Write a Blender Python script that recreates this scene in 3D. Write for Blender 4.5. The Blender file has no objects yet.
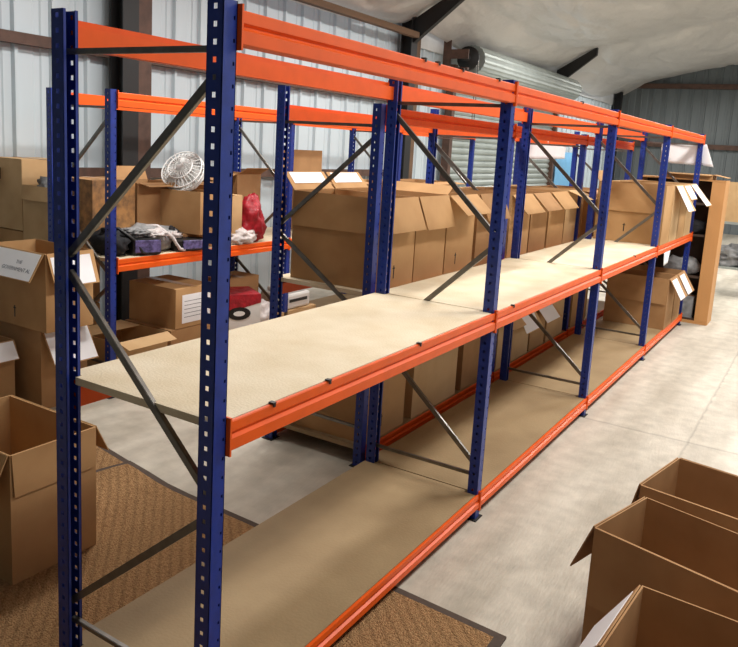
import bpy, bmesh, math, random
from mathutils import Vector, Matrix
rnd = random.Random(7)
C = bpy.context.scene.collection
R = math.radians

# ------------------------------------------------------------------ materials
def srgb(r, g, b):
    f = lambda c: (c/255/12.92) if c/255 <= .04045 else ((c/255+.055)/1.055)**2.4
    return (f(r), f(g), f(b), 1)

def mat(name, col, rough=.6, metal=0, var=.12, scale=8, bump=0, bscale=60, stretch=(1,1,1), col2=None, spec=.5):
    m = bpy.data.materials.new(name); m.use_nodes = True
    nt = m.node_tree; b = nt.nodes['Principled BSDF']
    b.inputs['Roughness'].default_value = rough; b.inputs['Metallic'].default_value = metal
    b.inputs['Specular IOR Level'].default_value = spec
    tc = nt.nodes.new('ShaderNodeTexCoord'); mp = nt.nodes.new('ShaderNodeMapping')
    mp.inputs['Scale'].default_value = stretch
    nt.links.new(tc.outputs['Object'], mp.inputs['Vector'])
    n = nt.nodes.new('ShaderNodeTexNoise'); n.inputs['Scale'].default_value = scale
    n.inputs['Detail'].default_value = 6
    nt.links.new(mp.outputs[0], n.inputs['Vector'])
    mx = nt.nodes.new('ShaderNodeMix'); mx.data_type = 'RGBA'
    c = srgb(*col); c2 = srgb(*col2) if col2 else tuple(v*(1-2.2*var) for v in c[:3]) + (1,)
    mx.inputs[6].default_value = c; mx.inputs[7].default_value = c2
    mr = nt.nodes.new('ShaderNodeMapRange'); mr.inputs[1].default_value = .35; mr.inputs[2].default_value = .7
    nt.links.new(n.outputs['Fac'], mr.inputs[0]); nt.links.new(mr.outputs[0], mx.inputs[0])
    nt.links.new(mx.outputs[2], b.inputs['Base Color'])
    if bump:
        n2 = nt.nodes.new('ShaderNodeTexNoise'); n2.inputs['Scale'].default_value = bscale
        nt.links.new(mp.outputs[0], n2.inputs['Vector'])
        bp = nt.nodes.new('ShaderNodeBump'); bp.inputs['Strength'].default_value = bump; bp.inputs['Distance'].default_value = .02
        nt.links.new(n2.outputs['Fac'], bp.inputs['Height']); nt.links.new(bp.outputs[0], b.inputs['Normal'])
    return m

M = {}
M['blue'] = mat('blue_paint', (22, 50, 138), .4, var=.12, scale=30)
M['orange'] = mat('orange_paint', (234, 92, 20), .42, var=.05, scale=12, spec=.3)
M['galv'] = mat('galvanised_brace', (128, 124, 118), .34, .8, var=.15, scale=20)
M['deck'] = mat('chipboard', (226, 212, 184), .7, var=.07, scale=5, bump=.15, bscale=120, col2=(212, 194, 160))
M['deckshade'] = mat('shaded_deck_board', (160, 136, 100), .7, var=.06, scale=3, bump=.1, bscale=90, col2=(142, 118, 84))  # low decks: colour darkened to carry the shade of the shelf above
M['card'] = mat('cardboard', (190, 150, 104), .8, var=.05, scale=5, col2=(174, 134, 90), spec=.2)
M['card2'] = mat('cardboard_tan', (176, 136, 94), .8, var=.05, scale=5, col2=(158, 119, 80), spec=.2)
M['card3'] = mat('cardboard_pale', (206, 172, 128), .8, var=.05, scale=5, col2=(190, 154, 110), spec=.2)
M['tape'] = mat('parcel_tape', (172, 128, 80), .3, var=.04)
M['paper'] = mat('white_paper', (238, 238, 240), .7, var=.02)
M['ink'] = mat('grey_ink', (118, 120, 128), .8, var=.02)
M['black'] = mat('black_plastic', (18, 18, 20), .45, var=.1)
M['dark'] = mat('dark_cloth', (32, 32, 36), .85, var=.2, scale=20, bump=.3, bscale=30)
M['greycloth'] = mat('grey_cloth', (150, 150, 150), .85, var=.2, scale=14, bump=.4, bscale=25)
M['violet'] = mat('violet_panel', (120, 112, 170), .3, var=.3, scale=40, col2=(50, 46, 80))
M['steelbrown'] = mat('rusty_red_steel', (92, 66, 54), .7, var=.2, scale=10)
M['steelblack'] = mat('black_steel', (22, 20, 20), .6, var=.1)
M['purlin'] = mat('timber_purlin', (112, 84, 60), .8, var=.2, scale=4, stretch=(1, .2, 1))
M['wall'] = mat('pale_corrugated_sheet', (196, 208, 214), .5, .0, var=.05, scale=1.2, stretch=(1, 1, .3))
M['wallgrey'] = mat('grey_corrugated_sheet', (108, 115, 117), .5, .1, var=.1, scale=1.5, stretch=(1, 1, .3))
M['shutter'] = mat('shutter_slat', (168, 176, 172), .4, .35, var=.08, scale=3)
M['membrane'] = mat('silvery_membrane', (214, 210, 206), .36, .2, var=.06, scale=1.1, bump=.9, bscale=5, stretch=(1.4, .7, 1))
M['insul'] = mat('white_insulation', (206, 206, 204), .7, var=.08, scale=3, bump=.4, bscale=8)
M['plywood'] = mat('orange_plywood', (205, 150, 92), .6, var=.1, scale=3, stretch=(1, 1, .15))
M['darkwood'] = mat('dark_board', (70, 52, 40), .7, var=.1)
M['red'] = mat('red_plastic', (172, 24, 40), .45, var=.2, scale=25, bump=.4, bscale=30)
M['white'] = mat('white_plastic', (228, 228, 226), .4, var=.03)
M['whitebag'] = mat('white_bag', (216, 208, 206), .5, var=.1, scale=14, bump=.4, bscale=20)
M['bluesheet'] = mat('pale_blue_sheet', (120, 180, 222), .6, var=.1, scale=3)
M['matborder'] = mat('mat_border', (82, 68, 58), .9, var=.1, scale=30)
M['crate'] = mat('orange_brown_print', (190, 140, 84), .7, var=.3, scale=18, col2=(110, 84, 60))

def floor_mat():
    m = mat('concrete', (206, 199, 184), .52, var=.1, scale=1.3, bump=.12, bscale=30, col2=(170, 162, 146), stretch=(3.2, .55, 1))
    nt = m.node_tree; b = nt.nodes['Principled BSDF']
    src = b.inputs['Base Color'].links[0].from_socket
    tc = nt.nodes.new('ShaderNodeTexCoord')
    n = nt.nodes.new('ShaderNodeTexNoise'); n.inputs['Scale'].default_value = 9; n.inputs['Detail'].default_value = 8
    nt.links.new(tc.outputs['Object'], n.inputs['Vector'])
    mr = nt.nodes.new('ShaderNodeMapRange'); mr.inputs[1].default_value = .3; mr.inputs[2].default_value = .7; mr.inputs[3].default_value = .82; mr.inputs[4].default_value = 1.08
    nt.links.new(n.outputs['Fac'], mr.inputs[0])
    sx = nt.nodes.new('ShaderNodeSeparateXYZ'); nt.links.new(tc.outputs['Object'], sx.inputs[0])
    def line(axis, at, w):
        a = nt.nodes.new('ShaderNodeMath'); a.operation = 'ADD'; a.inputs[1].default_value = -at
        # wobble
        wb = nt.nodes.new('ShaderNodeMath'); wb.operation = 'MULTIPLY_ADD'; wb.inputs[1].default_value = .03
        nt.links.new(n.outputs['Fac'], wb.inputs[0]); nt.links.new(sx.outputs[axis], wb.inputs[2])
        nt.links.new(wb.outputs[0], a.inputs[0])
        c = nt.nodes.new('ShaderNodeMath'); c.operation = 'ABSOLUTE'; nt.links.new(a.outputs[0], c.inputs[0])
        r = nt.nodes.new('ShaderNodeMapRange'); r.inputs[1].default_value = 0; r.inputs[2].default_value = w; r.inputs[3].default_value = .72; r.inputs[4].default_value = 1
        nt.links.new(c.outputs[0], r.inputs[0]); return r.outputs[0]
    v = mr.outputs[0]
    for ax, at, w in ((0, .66, .012), (1, 3.45, .02), (0, 3.6, .012), (1, 9.4, .02)):
        k = nt.nodes.new('ShaderNodeMath'); k.operation = 'MULTIPLY'
        nt.links.new(v, k.inputs[0]); nt.links.new(line(ax, at, w), k.inputs[1]); v = k.outputs[0]
    mx = nt.nodes.new('ShaderNodeVectorMath'); mx.operation = 'SCALE'
    nt.links.new(src, mx.inputs[0]); nt.links.new(v, mx.inputs['Scale'])
    nt.links.new(mx.outputs[0], b.inputs['Base Color'])
    return m
M['floor'] = floor_mat()

def coir_mat():
    m = mat('coir', (186, 148, 106), .95, var=.3, scale=90, bump=.9, bscale=160, col2=(146, 110, 76), spec=.05)
    nt = m.node_tree; b = nt.nodes['Principled BSDF']
    src = b.inputs['Base Color'].links[0].from_socket
    tc = nt.nodes.new('ShaderNodeTexCoord')
    w = nt.nodes.new('ShaderNodeTexWave'); w.bands_direction = 'DIAGONAL'; w.inputs['Scale'].default_value = 11
    w.inputs['Distortion'].default_value = 1.2; w.inputs['Detail Scale'].default_value = 6
    nt.links.new(tc.outputs['Object'], w.inputs['Vector'])
    mr = nt.nodes.new('ShaderNodeMapRange'); mr.inputs[1].default_value = 0; mr.inputs[2].default_value = .5; mr.inputs[3].default_value = .86; mr.inputs[4].default_value = 1.08
    nt.links.new(w.outputs['Fac'], mr.inputs[0])
    mx = nt.nodes.new('ShaderNodeVectorMath'); mx.operation = 'SCALE'
    nt.links.new(src, mx.inputs[0]); nt.links.new(mr.outputs[0], mx.inputs['Scale'])
    nt.links.new(mx.outputs[0], b.inputs['Base Color'])
    return m
M['coir'] = coir_mat()

# ------------------------------------------------------------------ helpers
class MB:
    def __init__(s): s.v = []; s.f = []
    def add(s, vs, fs):
        k = len(s.v); s.v += [tuple(v) for v in vs]; s.f += [tuple(i+k for i in f) for f in fs]
    def box(s, a, b, mtx=None):
        x0, y0, z0 = a; x1, y1, z1 = b
        vs = [(x0,y0,z0),(x1,y0,z0),(x1,y1,z0),(x0,y1,z0),(x0,y0,z1),(x1,y0,z1),(x1,y1,z1),(x0,y1,z1)]
        if mtx: vs = [mtx @ Vector(v) for v in vs]
        s.add(vs, [(0,3,2,1),(4,5,6,7),(0,1,5,4),(1,2,6,5),(2,3,7,6),(3,0,4,7)])
        return s
    def bar(s, p, q, w, t, up=(0,1,0)):
        p = Vector(p); q = Vector(q); d = (q-p); L = d.length; d.normalize(); up = Vector(up)
        n = d.cross(up).normalized(); u = n.cross(d)
        m = Matrix((n, u, d)).transposed().to_4x4(); m.translation = p
        s.box((-w/2, -t/2, 0), (w/2, t/2, L), m); return s
    def tube(s, pts, r, n=10, cap=True):
        pts = [Vector(p) for p in pts]; rings = []
        for i, p in enumerate(pts):
            d = (pts[min(i+1, len(pts)-1)] - pts[max(i-1, 0)]).normalized()
            a = Vector((0,0,1)) if abs(d.z) < .9 else Vector((1,0,0))
            e = d.cross(a).normalized(); g = e.cross(d); rr = r[i] if isinstance(r, (list, tuple)) else r
            rings.append([p + (e*math.cos(2*math.pi*k/n)+g*math.sin(2*math.pi*k/n))*rr for k in range(n)])
        vs = [v for g in rings for v in g]; fs = []
        for i in range(len(pts)-1):
            for k in range(n):
                fs.append((i*n+k, i*n+(k+1)%n, (i+1)*n+(k+1)%n, (i+1)*n+k))
        if cap: fs += [tuple(range(n))[::-1], tuple(range((len(pts)-1)*n, len(pts)*n))]
        s.add(vs, fs); return s
    def prism(s, poly, z0, z1, mtx=None):
        n = len(poly); vs = [(x, y, z0) for x, y in poly] + [(x, y, z1) for x, y in poly]
        if mtx: vs = [mtx @ Vector(v) for v in vs]
        s.add(vs, [tuple(range(n))[::-1], tuple(range(n, 2*n))] + [(i, (i+1)%n, n+(i+1)%n, n+i) for i in range(n)])
        return s
    def build(s, name, m, parent=None, smooth=False, bevel=0):
        me = bpy.data.meshes.new(name); me.from_pydata(s.v, [], s.f); me.update()
        bm = bmesh.new(); bm.from_mesh(me); bmesh.ops.recalc_face_normals(bm, faces=bm.faces); bm.to_mesh(me); bm.free()
        me.materials.append(m); o = bpy.data.objects.new(name, me); C.objects.link(o)
        if parent: o.parent = parent
        if smooth:
            for p in me.polygons: p.use_smooth = True
        if bevel:
            b = o.modifiers.new('bevel', 'BEVEL'); b.width = bevel; b.segments = 2; b.limit_method = 'ANGLE'
        return o

def tag(o, label=None, cat=None, group=None, kind=None):
    if label: o['label'] = label
    if cat: o['category'] = cat
    if group: o['group'] = group
    if kind: o['kind'] = kind
    return o
def empty(name, loc=(0,0,0), rz=0, **k):
    o = bpy.data.objects.new(name, None); C.objects.link(o); o.location = loc; o.rotation_euler = (0,0,rz)
    return tag(o, **k)
def copy_of(o, parent=None, loc=None, rz=None):
    c = o.copy(); C.objects.link(c); c.parent = parent
    if loc is not None: c.location = loc
    if rz is not None: c.rotation_euler = (0,0,rz)
    for ch in [x for x in o.children]:
        copy_of(ch, c)
    return c

# ------------------------------------------------------------------ racking
UW, UD = .046, .048
def perf(mb, o, u, v, n, ucols, hole_cols, vmax, pitch, hh, t=.0025, v0=.0):
    """sheet spanning u (column edges) and v (0..vmax), thickness t along n, rectangular holes"""
    o = Vector(o); u = Vector(u); v = Vector(v); n = Vector(n)
    vs = [0.0]; k = 0; vh = set(); y = v0 + pitch*.5
    while y + hh < vmax - .005:
        vs += [y, y+hh]; vh.add(len(vs)-2); y += pitch
    vs.append(vmax)
    nu, nv = len(ucols)-1, len(vs)-1
    solid = lambda i, j: 0 <= i < nu and 0 <= j < nv and not (i in hole_cols and j in vh)
    idx = {}; V = []; F = []
    def P(i, j, s):
        if (i, j, s) not in idx:
            idx[(i, j, s)] = len(V); V.append(o + u*ucols[i] + v*vs[j] + n*(t*s))
        return idx[(i, j, s)]
    for i in range(nu):
        for j in range(nv):
            if not solid(i, j): continue
            F.append((P(i,j,1),P(i+1,j,1),P(i+1,j+1,1),P(i,j+1,1)))
            F.append((P(i,j,0),P(i,j+1,0),P(i+1,j+1,0),P(i+1,j,0)))
            for di, dj, a, b in ((-1,0,(i,j),(i,j+1)),(1,0,(i+1,j),(i+1,j+1)),(0,-1,(i,j),(i+1,j)),(0,1,(i,j+1),(i+1,j+1))):
                if not solid(i+di, j+dj): F.append((P(*a,0),P(*b,0),P(*b,1),P(*a,1)))
    mb.add(V, F)
def make_upright(H):
    """open C section; outer face at local x=0 looking +x, opening towards -x"""
    m = MB(); h = UW/2
    perf(m, (0,-h,0), (0,1,0), (0,0,1), (-1,0,0), [0, .006, .013, UW-.012, UW-.006, UW], {3}, H, .05, .009)
    perf(m, (0,-h,0), (-1,0,0), (0,0,1), (0,1,0), [0, .018, .030, UD], {1}, H, .0385, .0125)
    perf(m, (0,h-.0025,0), (-1,0,0), (0,0,1), (0,1,0), [0, .018, .030, UD], {1}, H, .0385, .0125)
    m.box((-UD, -h, 0), (-UD+.0025, -h+.009, H)); m.box((-UD, h-.009, 0), (-UD+.0025, h, H))
    u = m.build('upright', M['blue'])
    f = MB().box((-UD-.012, -h-.016, 0), (.012, h+.016, .004)).build('foot_plate', M['steelblack'], u)
    return u
def make_beam(L, hh):
    """local: length along +y, outer face x=0.., top z=0"""
    m = MB(); g = -hh*.46
    prof = [(-.006, 0), (-.004, -.003), (-.004, g+.008), (-.011, g+.002), (-.011, g-.002), (0, g-.009), (0, -hh+.003), (-.003, -hh), (-.040, -hh), (-.040, -.019), (-.014, -.019), (-.014, 0)]
    n = len(prof)
    m.add([(x, 0, z) for x, z in prof] + [(x, L, z) for x, z in prof],
          [tuple(range(n)), tuple(range(n, 2*n))[::-1]] + [(i, (i+1)%n, n+(i+1)%n, n+i) for i in range(n)])
    b = m.build('beam', M['orange'])
    for y in (.0, L-.003):
        c = MB().box((-.046, y-.0015, -hh-.012), (.003, y+.0045, .012)).build('connector', M['orange'], b)
    return b
def make_clip():
    m = MB().box((-.014, -.007, 0), (.002, .007, .004)).box((.0, -.004, -.009), (.003, .004, .004))
    return m.build('beam_clip', M['black'])

def rack(name, label, group, x_out, y0, ny, H, levels, heights, W=.60, Hrear=None, up_first=False):
    root = empty(name, (x_out, y0, 0), label=label, cat='racking', group=group)
    BAY = 1.74
    proto_u = make_upright(H); proto_r = make_upright(Hrear) if Hrear else None
    beams = {}
    for k in range(ny+1):
        y = k*BAY
        for side in (0, 1):
            src = proto_r if (side and proto_r) else proto_u
            first = (k == 0 and (side == 0 or (side == 1 and proto_r)))
            o = src if first else copy_of(src)
            o.parent = root; o.location = ((-W if side else 0), y, 0); o.rotation_euler = (0, 0, math.pi if side else 0)
        # bracing in the plane of the frame
        xl, xr = -W+.030, -.030
        flip = (k == 0)
        a, b = (xr, xl) if flip else (xl, xr)
        segs = [((xl, H-.105), (xr, H-.105)), ((a, H-.155), (b, H-.66)), ((b, H-.70), (a, H-1.21)), ((a, H-1.24), (b, .25)) , ((xl, .205), (xr, .205))]
        if flip:
            segs = [((xl, H-.105), (xr, H-.105)), ((xr, H-.15), (xl, H-.645)), ((xl, H-.695), (xr, .77)), ((xr, .72), (xl, .275)), ((xl, .215), (xr, .205))]
        for i, (p, q) in enumerate(segs):
            t = .012 if i in (0, 4) else .019
            m = MB()
            # folded channel: web plus two lips
            P = Vector((p[0], y, p[1])); Q = Vector((q[0], y, q[1]))
            m.bar(P, Q, t, .003, up=(0, 1, 0))
            d = (Q-P).normalized(); n = d.cross(Vector((0,1,0))).normalized()
            for s in (-1, 1):
                off = n*(s*t/2) + Vector((0, .006, 0))
                m.bar(P+off, Q+off, .003, .012, up=(0, 1, 0))
            m.build('brace', M['galv'], root)
    for (z, hh), lv in zip(levels, heights):
        proto = None
        for k in range(ny):
            s = .026 if k == 0 else .003
            for side in (0, 1):
                key = (s, hh)
                if key not in beams:
                    beams[key] = make_beam(BAY-.003-s, hh); o = beams[key]
                else: o = copy_of(beams[key])
                o.parent = root
                if side: # mirrored beam on the rear, turned about z
                    o.rotation_euler = (0, 0, math.pi); o.location = (-W-.010, (k+1)*BAY-.003, z-(lv if lv else 0))
                else:
                    o.rotation_euler = (0, 0, 0); o.location = (.010, k*BAY+s, z)
    return root

A_L = 1.74
rackA = rack('shelving_rack', 'nearest long blue and orange racking run with bare decks', None, 0, 0, 4, 1.967,
             [(.122, .066), (.972, .077), (1.950, .077)], [.022, .022, 0])
clip = make_clip(); clip.parent = rackA; clip.location = (.008, .2, .974)
for (y, z) in ((.46, .974), (1.03, .974), (.92, 1.952), (1.02, 1.952), (1.21, 1.952), (1.55, 1.952), (1.95, .974), (2.7, 1.952), (4.4, .974)):
    c = copy_of(clip); c.parent = rackA; c.location = (.008, y, z)
rackB = rack('shelving_rack', 'middle racking run standing back to back behind the nearest one, filled with open cartons', None, -.715, 1.88, 3, 1.865,
             [(.100, .066), (.925, .077), (1.852, .077)], [.022, .022, 0], W=.64, Hrear=1.945)
rackC = rack('shelving_rack', 'furthest left racking run near the wall, cluttered with boxes, bags and a fan', None, -2.5, 1.75, 3, 1.90,
             [(.100, .066), (.878, .077), (1.885, .085)], [.022, .022, 0])

def deck(x_out, ya, yb, z, m, label, group, inset=.004, W=.60, th=.022, name='shelf_board'):
    x1, x0 = -.006, -W-.004; a, b = ya+inset, yb-inset; n = .026 - inset
    poly = [(x0+.055, a), (x1-.055, a), (x1-.055, a+n), (x1, a+n), (x1, b-n), (x1-.055, b-n), (x1-.055, b), (x0+.055, b), (x0+.055, b-n), (x0, b-n), (x0, a+n), (x0+.055, a+n)]
    o = MB().prism(poly, -th, 0).build(name, m); o.location = (x_out, 0, z)
    return tag(o, label, 'shelf board', group)
ordA = ['nearest', 'second', 'third', 'furthest']
for k in range(4):
    deck(0, k*A_L, (k+1)*A_L, .9735, M['deck'], 'pale chipboard deck on the waist-high level, %s bay of the front racking' % ordA[k], 'waist-high decks of the front racking')
    deck(0, k*A_L, (k+1)*A_L, .1225, M['deckshade'], 'board deck with shade in its colour just above the floor, %s bay of the front racking' % ordA[k], 'floor-level decks of the front racking')
ordB = ['nearest', 'second', 'third']
for k in range(3):
    y = 1.88 + k*A_L
    deck(-.715, y, y+A_L, .9265, M['deck'], 'waist-high deck under cartons, %s bay of the middle racking' % ordB[k], 'waist-high decks of the middle racking', W=.64)
    deck(-.715, y, y+A_L, .1015, M['deckshade'], 'floor-level deck under cartons, %s bay of the middle racking' % ordB[k], 'floor-level decks of the middle racking', W=.64)
    y = 1.75 + k*A_L
    deck(-2.5, y, y+A_L, .8795, M['deck'], 'cluttered waist-high deck, %s bay of the racking by the wall' % ordB[k], 'waist-high decks of the wall racking')
    deck(-2.5, y, y+A_L, .1015, M['deckshade'], 'low deck above the floor, %s bay of the racking by the wall' % ordB[k], 'floor-level decks of the wall racking')

# ------------------------------------------------------------------ cartons
def text_mesh(body, size, name, m, parent, mtx):
    cu = bpy.data.curves.new(name, 'FONT'); cu.body = body; cu.size = size; cu.align_x = 'CENTER'; cu.align_y = 'CENTER'; cu.extrude = .0004
    t = bpy.data.objects.new(name, cu); C.objects.link(t)
    dg = bpy.context.evaluated_depsgraph_get(); me = bpy.data.meshes.new_from_object(t.evaluated_get(dg))
    C.objects.unlink(t); bpy.data.objects.remove(t); me.materials.clear(); me.materials.append(m)
    o = bpy.data.objects.new(name, me); C.objects.link(o); o.parent = parent; o.matrix_local = mtx
    return o
SIDES = {'+x': ((1,0,0), (0,1,0)), '-x': ((-1,0,0), (0,-1,0)), '+y': ((0,1,0), (-1,0,0)), '-y': ((0,-1,0), (1,0,0))}
def carton(label, loc, w, d, h, flaps=None, rz=0, m='card', closed=False, group='open cartons', papers=(), mark=None, text=None, t=.005, name='cardboard_box', cat='box', seam=False, face_label=None):
    """flaps: side -> (angle, length[, skew]); angle 0 up, 90 straight out, 180 hanging down, -90 closed"""
    root = empty(name, loc, rz, label=label, cat=cat, group=group)
    m_ = M[m]; b = MB()
    b.box((-w/2, -d/2, 0), (w/2, d/2, t))
    b.box((-w/2, -d/2, t), (w/2, -d/2+t, h)); b.box((-w/2, d/2-t, t), (w/2, d/2, h))
    b.box((-w/2, -d/2+t, t), (-w/2+t, d/2-t, h)); b.box((w/2-t, -d/2+t, t), (w/2, d/2-t, h))
    b.build('box_body', m_, root)
    if closed: flaps = {'+y': (-90, d/2-.001), '-y': (-90, d/2-.001)}
    up = Vector((0,0,1))
    for side, fl in (flaps or {}).items():
        out, along = Vector(SIDES[side][0]), Vector(SIDES[side][1])
        ang, ln = R(fl[0]), fl[1]; skew = fl[2] if len(fl) > 2 else 0
        half = (w if side[1] == 'x' else d)/2; wid = (d if side[1] == 'x' else w) - .008
        hinge = out*half + up*(h+ (.001 if abs(fl[0]) < 100 else .001))
        dirv = up*math.cos(ang) + out*math.sin(ang); nin = up*math.sin(ang) - out*math.cos(ang)
        if fl[0] > 90: hinge = hinge + out*.004
        mt = Matrix((along, dirv, nin)).transposed().to_4x4(); mt.translation = hinge
        f = MB().prism([(-wid/2, 0), (wid/2, 0), (wid/2-.006+skew, ln), (-wid/2+.006+skew, ln)], -.002, .002, mt).build('flap', m_, root)
        for pp in papers:
            if pp[0] == side:
                a0, a1, b0, b1 = pp[1]
                sgn = pp[2] if len(pp) > 2 else 1
                z0, z1 = (.0021, .0036) if sgn > 0 else (-.0036, -.0021)
                p = MB().box((-wid/2+a0*wid, b0*ln, z0), (-wid/2+a1*wid, b1*ln, z1), mt).build('paper_label', M['paper'], f)
                p['label'] = 'white paper label'
                if text and len(pp) > 3:
                    for body, yy, sz in text:
                        tm = Matrix((along, -dirv, nin)).transposed().to_4x4(); tm.translation = hinge + along*.10 + dirv*(yy*ln) + nin*(z1+.0006)
                        tt = text_mesh(body, sz, 'lettering', M['ink'], f, tm)
    if closed or seam:
        MB().box((-w/2, -.03, h+.0032), (w/2, .03, h+.0045)).build('tape', M['tape'], root)
    if mark:
        side, u0, v0 = mark; out, along = Vector(SIDES[side][0]), Vector(SIDES[side][1])
        half = (w if side[1] == 'x' else d)/2
        mt = Matrix((along, up, out)).transposed().to_4x4(); mt.translation = out*(half+.0002)
        MB().box((u0-.004, v0, 0), (u0+.004, v0+.07, .001), mt).box((u0-.012, v0+.052, 0), (u0+.012, v0+.058, .001), mt).build('printed_mark', M['black'], root)
    if face_label:
        side, (u0, u1, v0, v1) = face_label; out, along = Vector(SIDES[side][0]), Vector(SIDES[side][1])
        half = (w if side[1] == 'x' else d)/2
        mt = Matrix((along, up, out)).transposed().to_4x4(); mt.translation = out*(half+.0002)
        l = MB().box((u0, v0, 0), (u1, v1, .0012), mt).build('paper_label', M['paper'], root)
        l['label'] = 'white paper label'
        mt2 = mt.copy()
        q = MB()
        for i in range(5):
            vv = v0 + (v1-v0)*(.2+.14*i); q.box((u0+.02, vv, .0013), (u1-.02-.02*(i%2), vv+.004, .0017), mt)
        q.build('printed_lines', M['ink'], l)
    return root

# --- middle racking, waist-high shelf (z .9265)
zB = .927
g = 'open cartons on the middle racking'
xc = -1.005
def cB(label, ya, yb, h, flaps, papers=(), z=zB, w=.55, m='card', mark=None, dx=0, **k):
    return carton(label, (xc+dx, (ya+yb)/2, z), w, yb-ya-.006, h, flaps, papers=papers, m=m, mark=mark, group=k.pop('group', g), **k)
cB('open carton at the near end of the middle shelf, end flap hanging down', 1.93, 2.32, .475, {'-y': (176, .185), '+x': (158, .185), '-x': (40, .12)}, papers=[('-x', (.1, .9, .35, .95))], mark=('+x', -.02, .05))
cB('second open carton on the middle shelf, pale flap folded out over the beam', 2.325, 2.70, .475, {'+x': (160, .19), '-x': (42, .12), '+y': (60, .1)}, papers=[('-x', (.1, .9, .35, .95))], m='card')
cB('third open carton on the middle shelf, flap half raised', 2.71, 3.11, .47, {'+x': (128, .17, -.03), '-x': (95, .15)}, mark=('+x', -.05, .05))
cB('fourth open carton on the middle shelf, behind the front rack upright', 3.15, 3.55, .47, {'+x': (160, .18, .02)}, m='card2')
cB('carton just past the second upright on the middle shelf, angled pale flap', 3.72, 4.13, .45, {'+x': (140, .17, .03), '-x': (95, .15)})
cB('carton of the second middle bay with a long sloping flap', 4.15, 4.53, .45, {'+x': (138, .17, .03), '-x': (95, .15)}, m='card2')
cB('carton next to last in the second middle bay, sloping flap', 4.57, 4.98, .45, {'+x': (140, .17, .03)})
cB('last carton of the second middle bay, flap sticking straight out', 5.0, 5.32, .455, {'+x': (112, .18, .05), '-x': (95, .15)}, m='card3')
cB('carton in the third middle bay, hidden behind the big cartons', 5.50, 5.9, .44, {'+x': (100, .12)})
cB('furthest carton on the middle shelf', 5.95, 6.4, .44, {'+x': (100, .12)}, m='card2')
# --- middle racking, floor level
zb = .102; g2 = 'cartons on the lowest level of the middle racking'
cB('low carton at the near end of the middle racking, in shade', 1.92, 2.33, .47, {'-y': (176, .16), '+x': (174, .02)}, z=zb, group=g2, mark=('+x', -.05, .06))
cB('low carton of the middle racking with a grey flap corner turned out', 2.42, 3.02, .46, {'+x': (150, .12, .03)}, z=zb, group=g2, m='card3')
cB('low carton beside the second middle upright', 3.10, 3.55, .46, {'+x': (165, .10)}, z=zb, group=g2, m='card2')
cB('low carton of the second middle bay with tan flap against the uprights', 3.70, 3.98, .42, {'+x': (135, .15)}, z=zb, group=g2, m='card3')
cB('low carton with a white flap hanging over the rear of the empty deck', 4.0, 4.36, .40, {'+x': (150, .20, .04)}, papers=[('+x', (.03, .9, .04, .97))], z=zb, group=g2, m='card3')
cB('second low carton with white hanging flap, further along', 4.39, 4.75, .40, {'+x': (140, .20, .04)}, papers=[('+x', (.03, .95, .04, .97))], z=zb, group=g2)
cB('low carton at the end of the second middle bay', 4.8, 5.25, .42, {}, z=zb, group=g2, m='card3')
cB('low carton in the third middle bay', 5.5, 6.0, .42, {}, z=zb, group=g2)

# --- front racking, furthest bay
gA = 'cartons in the furthest bay of the front racking'
zA = .9745
def cA(label, ya, yb, h, flaps, z=zA, papers=(), m='card', **k):
    return carton(label, (-.275, (ya+yb)/2, z), .56, yb-ya-.006, h, flaps, papers=papers, m=m, group=gA, **k)
cA('big carton facing the camera beyond the empty decks, flap folded down its front', 5.30, 5.66, .50, {'-y': (177, .24), '-x': (30, .1)}, m='card', mark=('-y', -.03, .09))
cA('carton second in the far bay with a white-papered flap leaning out', 5.67, 6.03, .50, {'+x': (150, .26, .05)}, papers=[('+x', (.05, .8, .05, .98))], m='card3')
cA('carton third in the far bay, pale side with bent white label', 6.04, 6.40, .50, {'+x': (148, .16)}, papers=[('+x', (.05, .95, .1, .95))])
cA('carton last in the far bay, white paper flap sticking out', 6.41, 6.77, .50, {'+x': (140, .26, .03)}, papers=[('+x', (.05, .9, .05, .98))], m='card3')
cA('closed-looking carton on the far floor-level deck, facing the camera', 5.98, 6.36, .48, {'-y': (177, .24), '+x': (150, .22, .04)}, z=.1235, papers=[('+x', (.1, .75, .1, .98))], m='card2')
cA('rear carton on the far floor-level deck with white label flap', 6.38, 6.76, .48, {'+x': (150, .22, .04)}, z=.1235, papers=[('+x', (.1, .75, .1, .98))], m='card2')

# --- floor cartons, right foreground
gR = 'large open cartons on the floor at lower right'
def rot_c(corner, rz, w, d):  # centre from the far/near-left corner
    c, s = math.cos(rz), math.sin(rz)
    return (corner[0] + c*w/2 - s*d/2, corner[1] + s*w/2 + c*d/2, 0)
rz = R(-11); carton('open carton on the floor at right, furthest of the three', rot_c((.740, 1.440), rz, .56, .375), .56, .375, .5, {'-x': (166, .12), '-y': (178, .2), '+y': (178, .2), '+x': (150, .2)}, rz=rz, m='card2', group=gR)
rz = R(-15); carton('open carton on the floor at right, middle one with dark flap hanging at its corner', rot_c((.690, 1.010), rz, .56, .35), .56, .35, .5, {'-x': (158, .19), '-y': (178, .26), '+x': (150, .2)}, rz=rz, m='card2', group=gR)
rz = R(-4); carton('open carton at the bottom right edge, nearest, white label on its outer flap', rot_c((.868, .415), rz, .56, .345), .56, .345, .5, {'-x': (148, .20, .03), '+x': (150, .2)}, rz=rz, m='card2', group=gR, papers=[('-x', (.06, .95, .1, .97))])
# --- left foreground carton
carton('large open carton on the coir mat at the left edge, flap dangling', (-1.425, .362, .012), .56, .365, .5, {'+y': (152, .14), '-y': (155, .2), '+x': (178, .16)}, m='card', group=None, name='cardboard_box')

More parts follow.
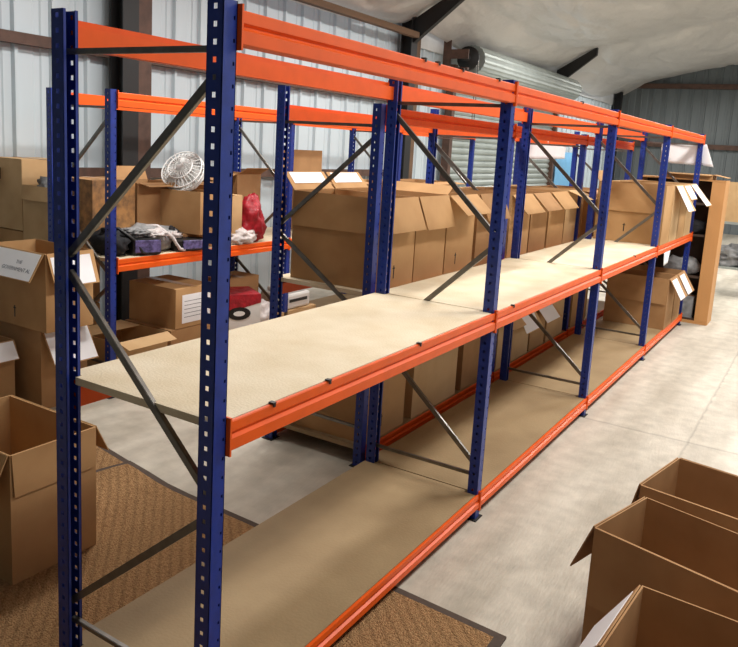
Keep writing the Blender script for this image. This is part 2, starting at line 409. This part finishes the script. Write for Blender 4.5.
# --- left stack in front of the wall racking
gL = 'stacked cartons at the left edge'
carton('bottom carton of the left stack, white paper hanging on its side flap', (-2.90, 1.49, 0), .56, .32, .485, {'+x': (150, .23)}, papers=[('+x', (.03, .97, .04, .97))], m='card2', group=gL)
carton('upper left carton with THE GOVERNMENT lettered on a white flap', (-2.805, 1.465, .492), .55, .32, .46, {'-y': (150, .18), '+x': (160, .20)}, papers=[('-y', (.0, .97, .05, .97), 1, 'text'), ('+x', (.05, .9, .12, .97))], text=[('THE', .42, .030), ('GOVERNMENT AL', .66, .032)], m='card', group=gL, mark=('-y', -.02, .05))
carton('low carton at the left edge with white sheet over its hanging flap', (-3.05, 1.08, 0), .56, .36, .42, {'-y': (160, .12), '+x': (150, .12)}, papers=[('-y', (.05, .97, .05, .97)), ('+x', (.05, .97, .05, .97))], m='card2', group=gL)
for i, (z, lab) in enumerate(((0, 'lowest'), (.46, 'middle'), (.92, 'topmost'))):
    carton('tall carton column by the pale wall, %s carton' % lab, (-3.80 if i < 2 else -3.82, 2.1, z), .34 if i < 2 else .33, .36, .45 if i < 2 else .50, None, closed=True, m='card3' if i == 2 else 'card', group='carton column by the wall')
for i, (z, lab) in enumerate(((0, 'lowest'), (.42, 'middle'), (.84, 'topmost'))):
    carton('%s carton of the short column beside the wall racking' % lab, (-3.44, 2.08, z), .36, .36, .41, closed=i < 2, flaps={'-y': (170, .1)} if i == 2 else None, m='card3', group='short carton column')

def blob(name, m, loc, size, seed, amp=.25, parent=None, sub=3, freq=3.0, flat=True):
    bm = bmesh.new(); bmesh.ops.create_icosphere(bm, subdivisions=sub, radius=1)
    from mathutils import noise
    for v in bm.verts:
        n = noise.noise(v.co*freq + Vector((seed*3.1, seed, -seed))) + .5*noise.noise(v.co*freq*2.3 + Vector((seed, 0, seed)))
        v.co *= 1 + amp*n
        v.co = Vector((v.co.x*size[0], v.co.y*size[1], v.co.z*size[2]))
        if flat: v.co.z = max(v.co.z, -size[2]*.75)
    if flat:
        for v in bm.verts: v.co.z += size[2]*.75
    me = bpy.data.meshes.new(name); bm.to_mesh(me); bm.free(); me.materials.append(m)
    for p in me.polygons: p.use_smooth = True
    o = bpy.data.objects.new(name, me); C.objects.link(o); o.location = loc
    if parent: o.parent = parent
    return o

tag(blob('plastic_bag', M['greycloth'], (-3.44, 2.06, 1.20), (.14, .14, .07), 4, .4), 'grey crumpled packing spilling out of the short carton column', 'packing')
# --- contents of the wall racking, waist-high
zC = .8805
gC = 'cartons at the back of the wall racking shelf'
carton('brown carton with orange printed side at the back of the wall racking', (-2.93, 1.99, zC), .30, .34, .46, None, closed=True, m='crate', group=gC)
carton('brown carton behind the black diagonal brace, on the wall racking', (-2.93, 2.36, zC), .30, .36, .44, {'+x': (100, .1), '-x': (20, .1)}, m='card2', group=gC)
carton('brown carton in shade left of the fan, on the wall racking', (-2.93, 2.80, zC), .30, .40, .44, {'+x': (95, .1)}, m='card2', group=gC)
fb = carton('open carton holding the white fan, front of the wall racking', (-2.66, 2.52, .992), .40, .24, .29, {}, rz=R(8), m='card', group=None)
carton('flat carton lying under the fan carton', (-2.72, 2.55, zC), .34, .34, .105, None, closed=True, m='card2', group=None)
carton('cream carton right of the fan carton, partly behind the front upright', (-2.68, 2.84, zC), .30, .22, .36, None, closed=True, m='card3', group=None)
carton('brown carton with one flap standing upright, second bay of the wall racking', (-2.80, 4.35, zC), .50, .66, .44, {'-x': (0, .26), '+x': (95, .12), '-y': (60, .15)}, m='card2', group=gC)
carton('low carton behind the red bag on the wall racking', (-2.92, 3.30, zC), .30, .28, .50, {'-y': (110, .16), '+x': (60, .1)}, m='card2', group=gC)
carton('carton furthest along the wall racking shelf', (-2.80, 5.2, zC), .5, .6, .42, {'+x': (95, .15), '-x': (95, .1)}, m='card', group=gC)
carton('flat-topped carton in the last bay of the wall racking', (-2.80, 6.2, zC), .5, .8, .42, {'+x': (95, .15)}, m='card2', group=gC)
# fan
def fan():
    root = empty('desk_fan', (-2.70, 2.52, 1.0), R(-75), label='white desk fan head tilted up out of an open carton', cat='fan')
    tilt = Matrix.Translation((0, 0, .40)) @ Matrix.Rotation(R(-35), 4, 'Y') @ Matrix.Scale(1.12, 4)
    def ring(r, z, rr, n=28):
        pts = [tilt @ Vector((z, r*math.cos(a), r*math.sin(a))) for a in [2*math.pi*i/n for i in range(n+1)]]
        return pts, rr*1.5
    m = MB()
    for r, z in ((.135, 0), (.132, .03), (.13, -.03), (.08, .055), (.08, -.05)):
        p, rr = ring(r, z, .0035); m.tube(p, rr, 6, False)
    for i in range(28):
        a = 2*math.pi*i/28
        q = lambda r, z: tilt @ Vector((z, r*math.cos(a), r*math.sin(a)))
        m.tube([q(.03, .062), q(.08, .055), q(.125, .032), q(.135, 0)], .0026, 5)
        m.tube([q(.03, -.058), q(.08, -.05), q(.125, -.03), q(.135, 0)], .0026, 5)
    m.build('cage', M['white'], root)
    sh = MB(); prof = [(.0, -.066), (.05, -.064), (.085, -.056), (.12, -.040), (.137, -.012), (.134, -.010), (.115, -.036), (.08, -.051), (.0, -.060)]; N = 24
    sh.add([tilt @ Vector((z, r*math.cos(2*math.pi*k/N), r*math.sin(2*math.pi*k/N))) for r, z in prof for k in range(N)],
           [(i*N+k, i*N+(k+1)%N, (i+1)*N+(k+1)%N, (i+1)*N+k) for i in range(len(prof)-1) for k in range(N)])
    sh.build('rear_shell', M['white'], root, True)
    m = MB()
    for k in range(4):
        a0 = k*math.pi/2; vs = []
        for i in range(6):
            for s in (-1, 1):
                r = .025 + .09*i/5; a = a0 + s*(.25+.25*math.sin(i/5*math.pi*.8))
                vs.append(tilt @ Vector((.018*s, r*math.cos(a), r*math.sin(a))))
        m.add(vs, [(2*i, 2*i+1, 2*i+3, 2*i+2) for i in range(5)])
    m.build('blades', M['white'], root)
    MB().tube([tilt @ Vector((.062, 0, 0)), tilt @ Vector((.055, 0, 0)), tilt @ Vector((-.055, 0, 0)), tilt @ Vector((-.14, 0, 0)), tilt @ Vector((-.16, 0, 0))], [.02, .032, .034, .048, .03], 18).build('motor', M['white'], root, True)
    MB().tube([tilt @ Vector((-.09, 0, 0)), (0.02, 0, .28), (.02, 0, .01)], [.02, .018, .02], 12).build('stem', M['white'], root, True)
fan()
# cloth bundles and dark cases
def case(loc, rz, label):
    r = empty('dark_case', loc, rz, label=label, cat='case', group='dark cases on the wall racking')
    MB().box((-.17, -.10, 0), (.10, .10, .11)).build('case_body', M['black'], r, bevel=.02)
    MB().box((.1, -.085, .02), (.112, .085, .1)).build('front_panel', M['violet'], r, bevel=.004)
    MB().tube([(-.1, -.09, .11), (-.08, 0, .155), (-.1, .09, .11)], .008, 8).build('handle', M['black'], r, True)
case((-2.60, 2.06, zC), R(-20), 'dark case with violet front panel, left of two on the wall racking')
tag(blob('folded_clothes', M['greycloth'], (-2.72, 2.20, zC), (.18, .26, .10), 1, .3), 'grey and black garments heaped on the wall racking', 'clothes')
tag(blob('folded_clothes', M['dark'], (-2.70, 1.88, zC), (.16, .08, .09), 2, .3), 'dark garments behind the near upright of the wall racking', 'clothes')
def flatcase(loc, rz, label):
    r = empty('dark_case', loc, rz, label=label, cat='case', group='dark cases on the wall racking')
    MB().box((-.06, -.12, 0), (.04, .12, .085)).build('case_body', M['black'], r, bevel=.015)
    MB().box((.04, -.07, .015), (.05, .10, .075)).build('front_panel', M['violet'], r, bevel=.004)
flatcase((-2.52, 2.40, zC), R(-12), 'dark case with violet front panel below the fan carton')
for i, (x, y, s) in enumerate(((-2.55, 2.24, 5), (-2.56, 1.93, 6))):
    m = MB(); pts = [(x-.15, y-.1, zC+.16), (x-.06, y-.04, zC+.17), (x+.02, y+.02, zC+.10), (x+.05, y+.06, zC+.02), (x+.055, y+.1, zC+.012)]
    tag(m.tube(pts, .012, 8).build('strap', M['whitebag' if i == 0 else 'black'], None, True), ['pale strap draped over the garments', 'black strap draped beside the near upright'][i], 'strap')
for i, (x, y, z, sx, sy, sz, m_, lab) in enumerate((
        (-2.60, 2.16, .10, .07, .10, .03, 'whitebag', 'crumpled white cloth lying on the grey garments'),
        (-2.66, 2.38, .0, .10, .09, .08, 'dark', 'black garment between the two dark cases'),
        (-2.62, 2.02, .115, .08, .09, .03, 'greycloth', 'small grey cloth on top of the left dark case'),
        (-2.58, 2.30, .085, .05, .07, .025, 'whitebag', 'pale scrap of cloth beside the right dark case'))):
    tag(blob('folded_cloth', M[m_], (x, y, zC+z), (sx, sy, sz), 50+i, .5, sub=4, freq=3.5), lab, 'cloth')
tag(blob('plastic_bag', M['red'], (-2.58, 3.10, zC), (.09, .12, .20), 9, .35, sub=4, freq=2.2), 'red crumpled plastic bag on the wall racking', 'bag')
tag(blob('plastic_bag', M['whitebag'], (-2.56, 2.96, zC), (.10, .14, .07), 12, .35, sub=4, freq=2.2), 'white crumpled bag beside the red bag', 'bag')
# --- low level of wall racking
zc = .1025
carton('closed carton with white label on its end, low on the wall racking', (-2.74, 2.46, .343), .46, .36, .275, None, closed=True, m='card', group=None, face_label=('+x', (-.12, .15, .03, .23)))
carton('pale open carton below the labelled carton', (-2.74, 2.0, zc), .46, .42, .24, {'+x': (110, .1), '-x': (-90, .2)}, m='card3', group=None)
carton('brown carton supporting the labelled carton at its far side', (-2.74, 2.44, zc), .46, .40, .234, None, closed=True, m='card2', group=None)
carton('low flat carton under the red and white printed one', (-2.68, 3.0, zc), .4, .36, .10, None, closed=True, m='card3', group=None)
r = empty('toy_box', (-2.66, 3.0, zc+.106), R(-32), label='red and white printed carton with oval emblem, low on the wall racking', cat='box')
MB().box((-.16, -.19, 0), (.16, .19, .28)).build('box_body', M['white'], r, bevel=.003)
MB().prism([(-.19, .12), (.19, .22), (.19, .281), (-.19, .281)], .1605, .1625, Matrix(((0,0,1,0),(1,0,0,0),(0,1,0,0),(0,0,0,1)))).build('red_panel', M['red'], r)
MB().box((-.16, -.19, .2805), (.16, .19, .284)).build('red_lid', M['red'], r)
MB().prism([(.09*math.cos(a)+.02, .05*math.sin(a)+.14) for a in [i*math.pi/10 for i in range(20)]], .1626, .1642, Matrix(((0,0,1,0),(1,0,0,0),(0,1,0,0),(0,0,0,1)))).build('oval_emblem', M['black'], r)
MB().prism([(.045*math.cos(a)+.02, .02*math.sin(a)+.14) for a in [i*math.pi/10 for i in range(20)]], .1643, .1655, Matrix(((0,0,1,0),(1,0,0,0),(0,1,0,0),(0,0,0,1)))).build('oval_emblem', M['white'], r)
carton('grey-brown carton behind the printed carton on the low level', (-2.92, 3.28, zc), .26, .4, .44, None, closed=True, m='card2', group=None)
def machine(loc, s, label, rz=0):
    r = empty('office_machine', loc, rz, label=label, cat='machine')
    MB().box((-.14*s, -.17*s, 0), (.14*s, .17*s, .13*s)).build('casing', M['white'], r, bevel=.02*s)
    MB().box((-.10*s, -.13*s, .13*s), (.12*s, .13*s, .17*s)).build('top_cover', M['white'], r, bevel=.015*s)
    MB().box((.139*s, -.12*s, .06*s), (.144*s, .12*s, .085*s)).build('slot', M['black'], r)
carton('tan carton under the white machine, low level', (-2.70, 3.68, zc), .4, .46, .17, None, closed=True, m='card3', group=None)
machine((-2.66, 3.68, .277), 1.0, 'white printer-like machine with a dark slot, low on the wall racking')
tag(blob('plastic_bag', M['whitebag'], (-2.60, 3.30, .10), (.10, .14, .16), 15, .4, sub=4), 'pale crumpled bag beside the printed carton', 'bag')

# --- floor objects
def polymat(name, poly, z, hump, label, right_edge=True):
    root = empty(name, (0,0,0), label=label, cat='mat')
    cx = sum(p[0] for p in poly)/len(poly); cy = sum(p[1] for p in poly)/len(poly)
    inner = []
    n = len(poly); bw = .035
    for i in range(n):
        p = Vector(poly[i]); a = Vector(poly[i-1]); b = Vector(poly[(i+1) % n])
        e1 = (p-a).normalized(); e2 = (b-p).normalized()
        n1 = Vector((-e1.y, e1.x)); n2 = Vector((-e2.y, e2.x)); nn = (n1+n2).normalized()
        inner.append(p + nn*bw/max(.5, nn.dot(n1)))
    hz = lambda p: z + sum(h*math.exp(-((p[0]-x)**2+(p[1]-y)**2)/r**2) for x, y, r, h in hump)
    m = MB(); vs = [(p[0], p[1], hz(p)) for p in poly] + [(p[0], p[1], hz(p)+.002) for p in inner] + [(p[0], p[1], 0.0005) for p in poly]
    m.add(vs, [(i, (i+1)%n, n+(i+1)%n, n+i) for i in range(n)] + [(i, (i+1)%n, 2*n+(i+1)%n, 2*n+i) for i in range(n)])
    m.build('border', M['matborder'], root)
    bm = bmesh.new(); f = bm.faces.new([bm.verts.new((p[0], p[1], hz(p)+.003)) for p in inner])
    bmesh.ops.triangulate(bm, faces=bm.faces[:])
    for _ in range(4): bmesh.ops.subdivide_edges(bm, edges=[e for e in bm.edges if e.calc_length() > .08], cuts=1)
    bmesh.ops.triangulate(bm, faces=bm.faces[:])
    for v in bm.verts: v.co.z = hz((v.co.x, v.co.y)) + .003
    me = bpy.data.meshes.new('pile'); bm.to_mesh(me); bm.free(); me.materials.append(M['coir'])
    o = bpy.data.objects.new('pile', me); C.objects.link(o); o.parent = root
    return root
def dense(poly, step=.12):
    out = []
    for i, p in enumerate(poly):
        q = poly[(i+1) % len(poly)]; L = math.dist(p, q); k = max(1, int(L/step))
        out += [(p[0]+(q[0]-p[0])*j/k, p[1]+(q[1]-p[1])*j/k) for j in range(k)]
    return out
polymat('coir_mat', dense([(.45, -1.0), (.44, 1.0), (-.77, 1.075), (-1.60, 1.11), (-1.74, .80), (-2.3, .68), (-2.3, -1.0)]), .009, [(-1.60, 1.08, .20, .04)], 'brown coir mat lying under the near end of the front racking')
polymat('coir_mat', dense([(-1.70, .80), (-1.62, 1.16), (-2.1, 1.25), (-2.5, 1.2), (-2.5, .70)]), .004, [], 'second brown coir mat, mostly hidden behind the left carton')
# wooden unit past the end of the racking
r = empty('wooden_shelf_unit', (0, 7.15, 0), label='tall orange plywood shelf unit standing past the far end of the racking', cat='shelf unit')
MB().box((.105, 0, .03), (.235, .32, 1.50)).build('side_panel', M['plywood'], r, bevel=.003)
MB().box((-.62, 0, .03), (-.60, .32, 1.50)).build('side_panel', M['plywood'], r)
MB().box((-.60, .30, .03), (.105, .32, 1.50)).build('back_panel', M['darkwood'], r)
MB().box((-.62, 0, 0), (.235, .32, .03)).build('plinth', M['plywood'], r)
for z in (.03, .48, .92, 1.25):
    MB().box((-.60, .02, z), (.105, .30, z+.02)).build('shelf', M['darkwood'], r)
MB().box((-.62, -.002, 1.50), (.235, .322, 1.515)).build('top_panel', M['plywood'], r)
carton('flat open carton on top of the plywood shelf unit', (-.15, 7.31, 1.516), .5, .28, .05, {'+x': (100, .14), '-y': (100, .06)}, m='card', group=None)
carton('pale box on the lowest shelf of the plywood unit', (-.12, 7.28, .051), .38, .2, .22, None, closed=True, m='greycloth', group=None)
tag(blob('folded_clothes', M['greycloth'], (-.1, 7.3, .501), (.2, .10, .10), 31, .4), 'grey bundle on the second shelf of the plywood unit', 'clothes')
tag(blob('folded_clothes', M['dark'], (-.1, 7.3, .941), (.22, .10, .09), 33, .4), 'dark bundle on the third shelf of the plywood unit', 'clothes')
# far cartons on a pallet stack right
r = empty('metal_trolley', (.22, 9.6, 0), label='grey metal trolley carrying cartons beyond the plywood unit', cat='trolley')
for z in (.35, .93):
    MB().box((-.40, -.25, z), (.60, .25, z+.03)).build('tray', M['shutter'], r)
for sx in (-.38, .58):
    for sy in (-.23, .23):
        l = MB().box((sx-.015, sy-.015, .07), (sx+.015, sy+.015, 1.0)).build('leg', M['shutter'], r)
        MB().tube([(sx-.012, sy, .035), (sx+.012, sy, .035)], .034, 14).build('castor', M['black'], l, True)
tag(blob('folded_clothes', M['greycloth'], (.2, 9.6, .381), (.36, .2, .15), 41, .5, sub=4), 'grey and dark jumble on the lower trolley tray', 'clothes')
carton('pale carton on the far trolley, left', (.02, 9.6, .961), .36, .4, .5, {'+x': (110, .1)}, m='card3', group='cartons on the far trolley')
carton('pale carton on the far trolley, right', (.42, 9.6, .961), .40, .4, .46, None, closed=True, m='card', group='cartons on the far trolley')

# hanging sheets
def sheet(name, label, poly, x=None, y=None, m='paper', cat='sheet', wav=.01):
    bm = bmesh.new()
    vs = [bm.verts.new(p) for p in poly]; bm.faces.new(vs)
    bmesh.ops.subdivide_edges(bm, edges=bm.edges[:], cuts=6, use_grid_fill=True)
    ax = 1 if y is not None else 0
    for v in bm.verts: v.co[ax] += wav*math.sin(v.co[1-ax]*17+v.co.z*9)
    me = bpy.data.meshes.new(name); bm.to_mesh(me); bm.free(); me.materials.append(M[m])
    for p in me.polygons: p.use_smooth = True
    o = bpy.data.objects.new(name, me); C.objects.link(o)
    s = o.modifiers.new('thickness', 'SOLIDIFY'); s.thickness = .002
    return tag(o, label, cat)
sheet('paper_sheet', 'white sheet hung across the far end frame of the front racking', [(-.40, 6.985, 1.87), (-.025, 6.985, 1.865), (-.025, 6.985, 1.655), (-.40, 6.985, 1.665)], y=1)
sheet('paper_sheet', 'white triangular corner of sheet sticking out past the last upright', [(-.02, 6.985, 1.87), (.03, 6.985, 1.868), (.12, 6.985, 1.645), (.0, 6.985, 1.66)], y=1)
sheet('paper_sheet', 'large white sheet hanging from the rear top beams in the middle racking', [(-1.335, 5.65, 1.85), (-1.335, 6.78, 1.85), (-1.335, 6.78, 1.64), (-1.335, 5.65, 1.62)], x=1)
sheet('paper_sheet', 'narrow white sheet hanging behind the second front upright', [(-1.335, 4.88, 1.78), (-1.335, 5.20, 1.79), (-1.335, 5.10, 1.35), (-1.335, 4.90, 1.40)], x=1)
sheet('blue_sheet', 'pale blue sheet hanging on the wall beyond the roller shutter', [(-3.86, 14.2, 1.75), (-3.86, 15.5, 1.75), (-3.86, 15.5, .004), (-3.86, 14.2, .004)], x=1, m='bluesheet')
sheet('paper_tag', 'small white tag hanging under the far waist-high beam', [(.006, 5.52, .894), (.006, 5.82, .894), (.006, 5.78, .78), (.006, 5.56, .78)], x=1, cat='tag', wav=.003)

# ------------------------------------------------------------------ setting
YE = 19.2; XW = -4.0; XR = 9.0; YN = -5.0
tag(MB().box((XW-.3, YN, -.1), (XR, YE+.3, 0)).build('floor', M['floor']), kind='structure')
def corrugated(name, horiz0, horiz1, z0, z1f, m, axis, pos, pitch=.31, depth=.03, sgn=1):
    """vertical trapezoid ribs; axis 'y' = wall in the YZ plane at x=pos"""
    pts = []; h = horiz0; i = 0
    while h < horiz1:
        pts += [(h, 0), (h+pitch*.42, 0), (h+pitch*.46, -depth*.3), (h+pitch*.60, -depth*.3), (h+pitch*.64, 0), (h+pitch*.84, 0), (h+pitch*.88, depth), (h+pitch*.96, depth)]
        h += pitch
    vs = []; fs = []
    for k, (a, d) in enumerate(pts):
        for z in (z0, z1f(a)):
            for th in (0, -.004):
                p = pos + sgn*(d+th)
                vs.append((p, a, z) if axis == 'y' else (a, p, z))
    for k in range(len(pts)-1):
        b = k*4; c = b+4
        fs += [(b, c, c+2, b+2), (b+1, b+3, c+3, c+1), (b+2, c+2, c+3, b+3)]
    mb = MB(); mb.add(vs, fs); return tag(mb.build(name, m), kind='structure')
RX, RS = 3.0, .20
roof = lambda x: 3.60 + RS*(min(x, 2*RX-x) - XW)
corrugated('wall_left', YN, YE, 0, lambda a: 3.75, M['wall'], 'y', XW)
corrugated('wall_back', XW, XR, 0, lambda a: roof(a)+.25, M['wallgrey'], 'x', YE, sgn=-1)
corrugated('wall_front', XW, XR, 0, lambda a: roof(a)+.25, M['wallgrey'], 'x', YN, sgn=1)
n = 0
def trim(mb, m):
    global n
    n += 1; return tag(mb.build('trim_%d' % n, m), kind='structure')
for z in (2.27, 1.31):
    trim(MB().box((XW+.03, YN, z-.04), (XW+.10, 7.9, z+.04)), M['steelbrown'])
trim(MB().box((XW+.03, YN, 3.36), (XW+.12, YE, 3.56)), M['purlin'])
trim(MB().box((XW+.30, 2.95, 3.05), (XW+.38, 7.5, 3.12)), M['purlin'])
trim(MB().box((XW+.03, 7.9, 3.02), (XW+.06, YE, 3.30)), M['insul'])
for z in (2.1, 3.55):
    trim(MB().box((XW, YE-.14, z-.06), (XR, YE-.05, z+.06)), M['steelbrown'])
# portal frames
for i, y in enumerate((-1.9, 2.95, 7.60, 13.4, 18.6)):
    if i == 3: continue
    m = MB(); x0 = XW+.10
    m.box((x0, y-.08, 0), (x0+.015, y+.08, 3.35)).box((x0+.145, y-.08, 0), (x0+.16, y+.08, 3.35)).box((x0+.015, y-.006, 0), (x0+.145, y+.006, 3.35))
    trim(m, M['steelblack'])
    trim(MB().box((x0+.01, y+.085, 0), (x0+.12, y+.25, 3.3)), M['steelbrown'] if i == 1 else M['purlin'])
for i, y in enumerate((-1.9, 2.95, 7.60, 13.4, 18.6)):
    m = MB()
    def raf(x): return roof(x)-.02
    # rafter + haunch
    m.bar((XW+.2, y, raf(XW+.2)+.12), (RX, y, raf(RX)+.12), .16, .09, up=(0,1,0))
    m.bar((RX, y, raf(RX)+.12), (XR, y, raf(XR)+.12), .16, .09, up=(0,1,0))
    trim(m, M['steelblack'])
    if i == 4: continue
    m = MB(); m.prism([(XW+.26, 3.0), (XW+.26, 3.3), (XW+1.0, raf(XW+1.0)-.05), (XW+1.0, raf(XW+1.0)-.2)], -.04, .04, Matrix(((1,0,0,0),(0,0,-1,y),(0,1,0,0),(0,0,0,1))))
    trim(m, M['steelblack'])
# sagging roof lining
def lining():
    from mathutils import noise
    ys = []; bays = [YN, -1.9, 2.95, 7.60, 13.4, 18.6, YE]
    nx, per = 240, 44
    V = []; F = []
    xs = [XW+.14 + (XR-XW-.14)*i/nx for i in range(nx+1)]
    rows = []
    for b in range(len(bays)-1):
        for j in range(per): rows.append((bays[b], bays[b+1], j/per))
    rows.append((bays[-2], bays[-1], 1.0))
    for y0, y1, t in rows:
        y = y0 + (y1-y0)*t; s = math.sin(math.pi*t); full = min(1, (y1-y0)/5)
        for x in xs:
            z = roof(x) - .04 - .26*full*(s**.8)
            e = min(t, 1-t)*(y1-y0)
            z -= .035*full*math.exp(-e/.6)*abs(math.sin(x*5.3 + 2.5*math.sin(x*1.7) + e*2.2))
            z += .05*noise.noise(Vector((x*.9, y*.7, 3))) + .015*noise.noise(Vector((x*4, y*1.6, 7)))
            q_ = noise.noise(Vector((x*.8, y*.5, 11)))
            z += .035*(1-abs(math.sin(x*2.6 + y*.9 + 5*q_)))**4 + .025*(1-abs(math.sin(x*4.1 - y*1.3 + 7*q_)))**4
            if x < XW + .9: z -= .30*(1-(x-XW)/.9)
            V.append((x, y, z))
    w = nx+1
    for r_ in range(len(rows)-1):
        for i in range(nx): F.append((r_*w+i, r_*w+i+1, (r_+1)*w+i+1, (r_+1)*w+i))
    mb = MB(); mb.add(V, F); o = mb.build('ceiling', M['membrane'], None, True)
    s = o.modifiers.new('thickness', 'SOLIDIFY'); s.thickness = .01
    tag(o, kind='structure')
lining()
# roller shutter
d = empty('door_1', (XW+.10, 9.1, 0), kind='structure')
m = MB(); z = 0
SL = 4.75
while z < 2.75:
    m.add([(0, 0, z), (.028, 0, z+.03), (.028, 0, z+.06), (0, 0, z+.095), (0, SL, z), (.028, SL, z+.03), (.028, SL, z+.06), (0, SL, z+.095)],
          [(0, 4, 5, 1), (1, 5, 6, 2), (2, 6, 7, 3), (0, 1, 2, 3), (4, 7, 6, 5)])
    z += .1
m.build('shutter_curtain', M['shutter'], d)
for y in (-.10, SL):
    MB().box((-.03, y, 0), (.09, y+.10, 2.9)).build('guide_rail', M['steelbrown'], d)
m = MB(); pts = 40
cr, cx, cz = .20, .30, 2.98
ring = [(cx+cr*(1+.05*(k % 2))*math.cos(2*math.pi*k/pts), cz+cr*(1+.05*(k % 2))*math.sin(2*math.pi*k/pts)) for k in range(pts)]
m.prism(ring, .02, SL+.1, Matrix(((1,0,0,0),(0,0,1,0),(0,1,0,0),(0,0,0,1))))
m.build('shutter_coil', M['shutter'], d)
MB().tube([(cx, -.32, cz), (cx, SL+.2, cz)], .05, 14).build('axle', M['steelblack'], d, True)
MB().tube([(cx, -.14, cz), (cx, -.08, cz)], .17, 20).build('chain_wheel', M['steelblack'], d, True)
MB().box((0, -.34, 2.80), (.12, -.32, 3.25)).box((.12, -.34, 2.95), (.40, -.32, 3.08)).box((0, -.34, 2.80), (.40, -.28, 2.83)).build('coil_bracket', M['steelbrown'], d)
MB().tube([(cx+.16, -.11, cz), (cx+.17, -.11, 1.2), (cx+.13, -.11, 1.2), (cx+.13, -.11, cz)], .007, 6).build('chain', M['galv'], d)

# ------------------------------------------------------------------ light
w = bpy.data.worlds.new('world'); bpy.context.scene.world = w; w.use_nodes = True
bg = w.node_tree.nodes['Background']; bg.inputs[0].default_value = (.86, .92, 1, 1); bg.inputs[1].default_value = .75
def area(name, loc, sx, sy, power, col=(1, .97, .93), rot=(0,0,0)):
    l = bpy.data.lights.new(name, 'AREA'); l.shape = 'RECTANGLE'; l.size = sx; l.size_y = sy; l.energy = power; l.color = col
    o = bpy.data.objects.new(name, l); C.objects.link(o); o.location = loc; o.rotation_euler = rot; return o
for i, (x, y, p) in enumerate(((1.9, .9, 70), (1.6, 4.6, 200), (1.6, 9.2, 220), (1.6, 13.8, 220))):
    area('ceiling_lamp', (x, y, 3.9), .5, 2.6, p)
for i, (x, y) in enumerate(((-1.9, 2.3), (-2.2, 5.9), (-2.4, 10.5), (-2.3, 15.8))):
    area('ceiling_lamp', (x, y, 3.3), .3, 1.8, 75)
# ------------------------------------------------------------------ camera
sc = bpy.context.scene
yaw, pitch, roll = -.5437, -.1705, .0599
f = Vector((math.sin(yaw)*math.cos(pitch), math.cos(yaw)*math.cos(pitch), math.sin(pitch)))
r0 = f.cross(Vector((0,0,1))).normalized(); u0 = r0.cross(f)
rr = math.cos(roll)*r0 + math.sin(roll)*u0; uu = -math.sin(roll)*r0 + math.cos(roll)*u0
cam = bpy.data.cameras.new('camera'); co = bpy.data.objects.new('camera', cam); C.objects.link(co)
mt = Matrix((rr, uu, -f)).transposed().to_4x4(); mt.translation = (1.2007, -1.3142, 1.6681); co.matrix_world = mt
cam.sensor_width = 36; cam.sensor_fit = 'HORIZONTAL'; cam.lens = 752.19*36/738
cam.shift_x = -2.3/738; cam.shift_y = -49.25/738; cam.clip_start = .05
sc.camera = co
sc.view_settings.view_transform = 'Standard'; sc.view_settings.look = 'None'
sc.view_settings.gamma = 1; sc.view_settings.exposure = 0; sc.view_settings.use_curve_mapping = False
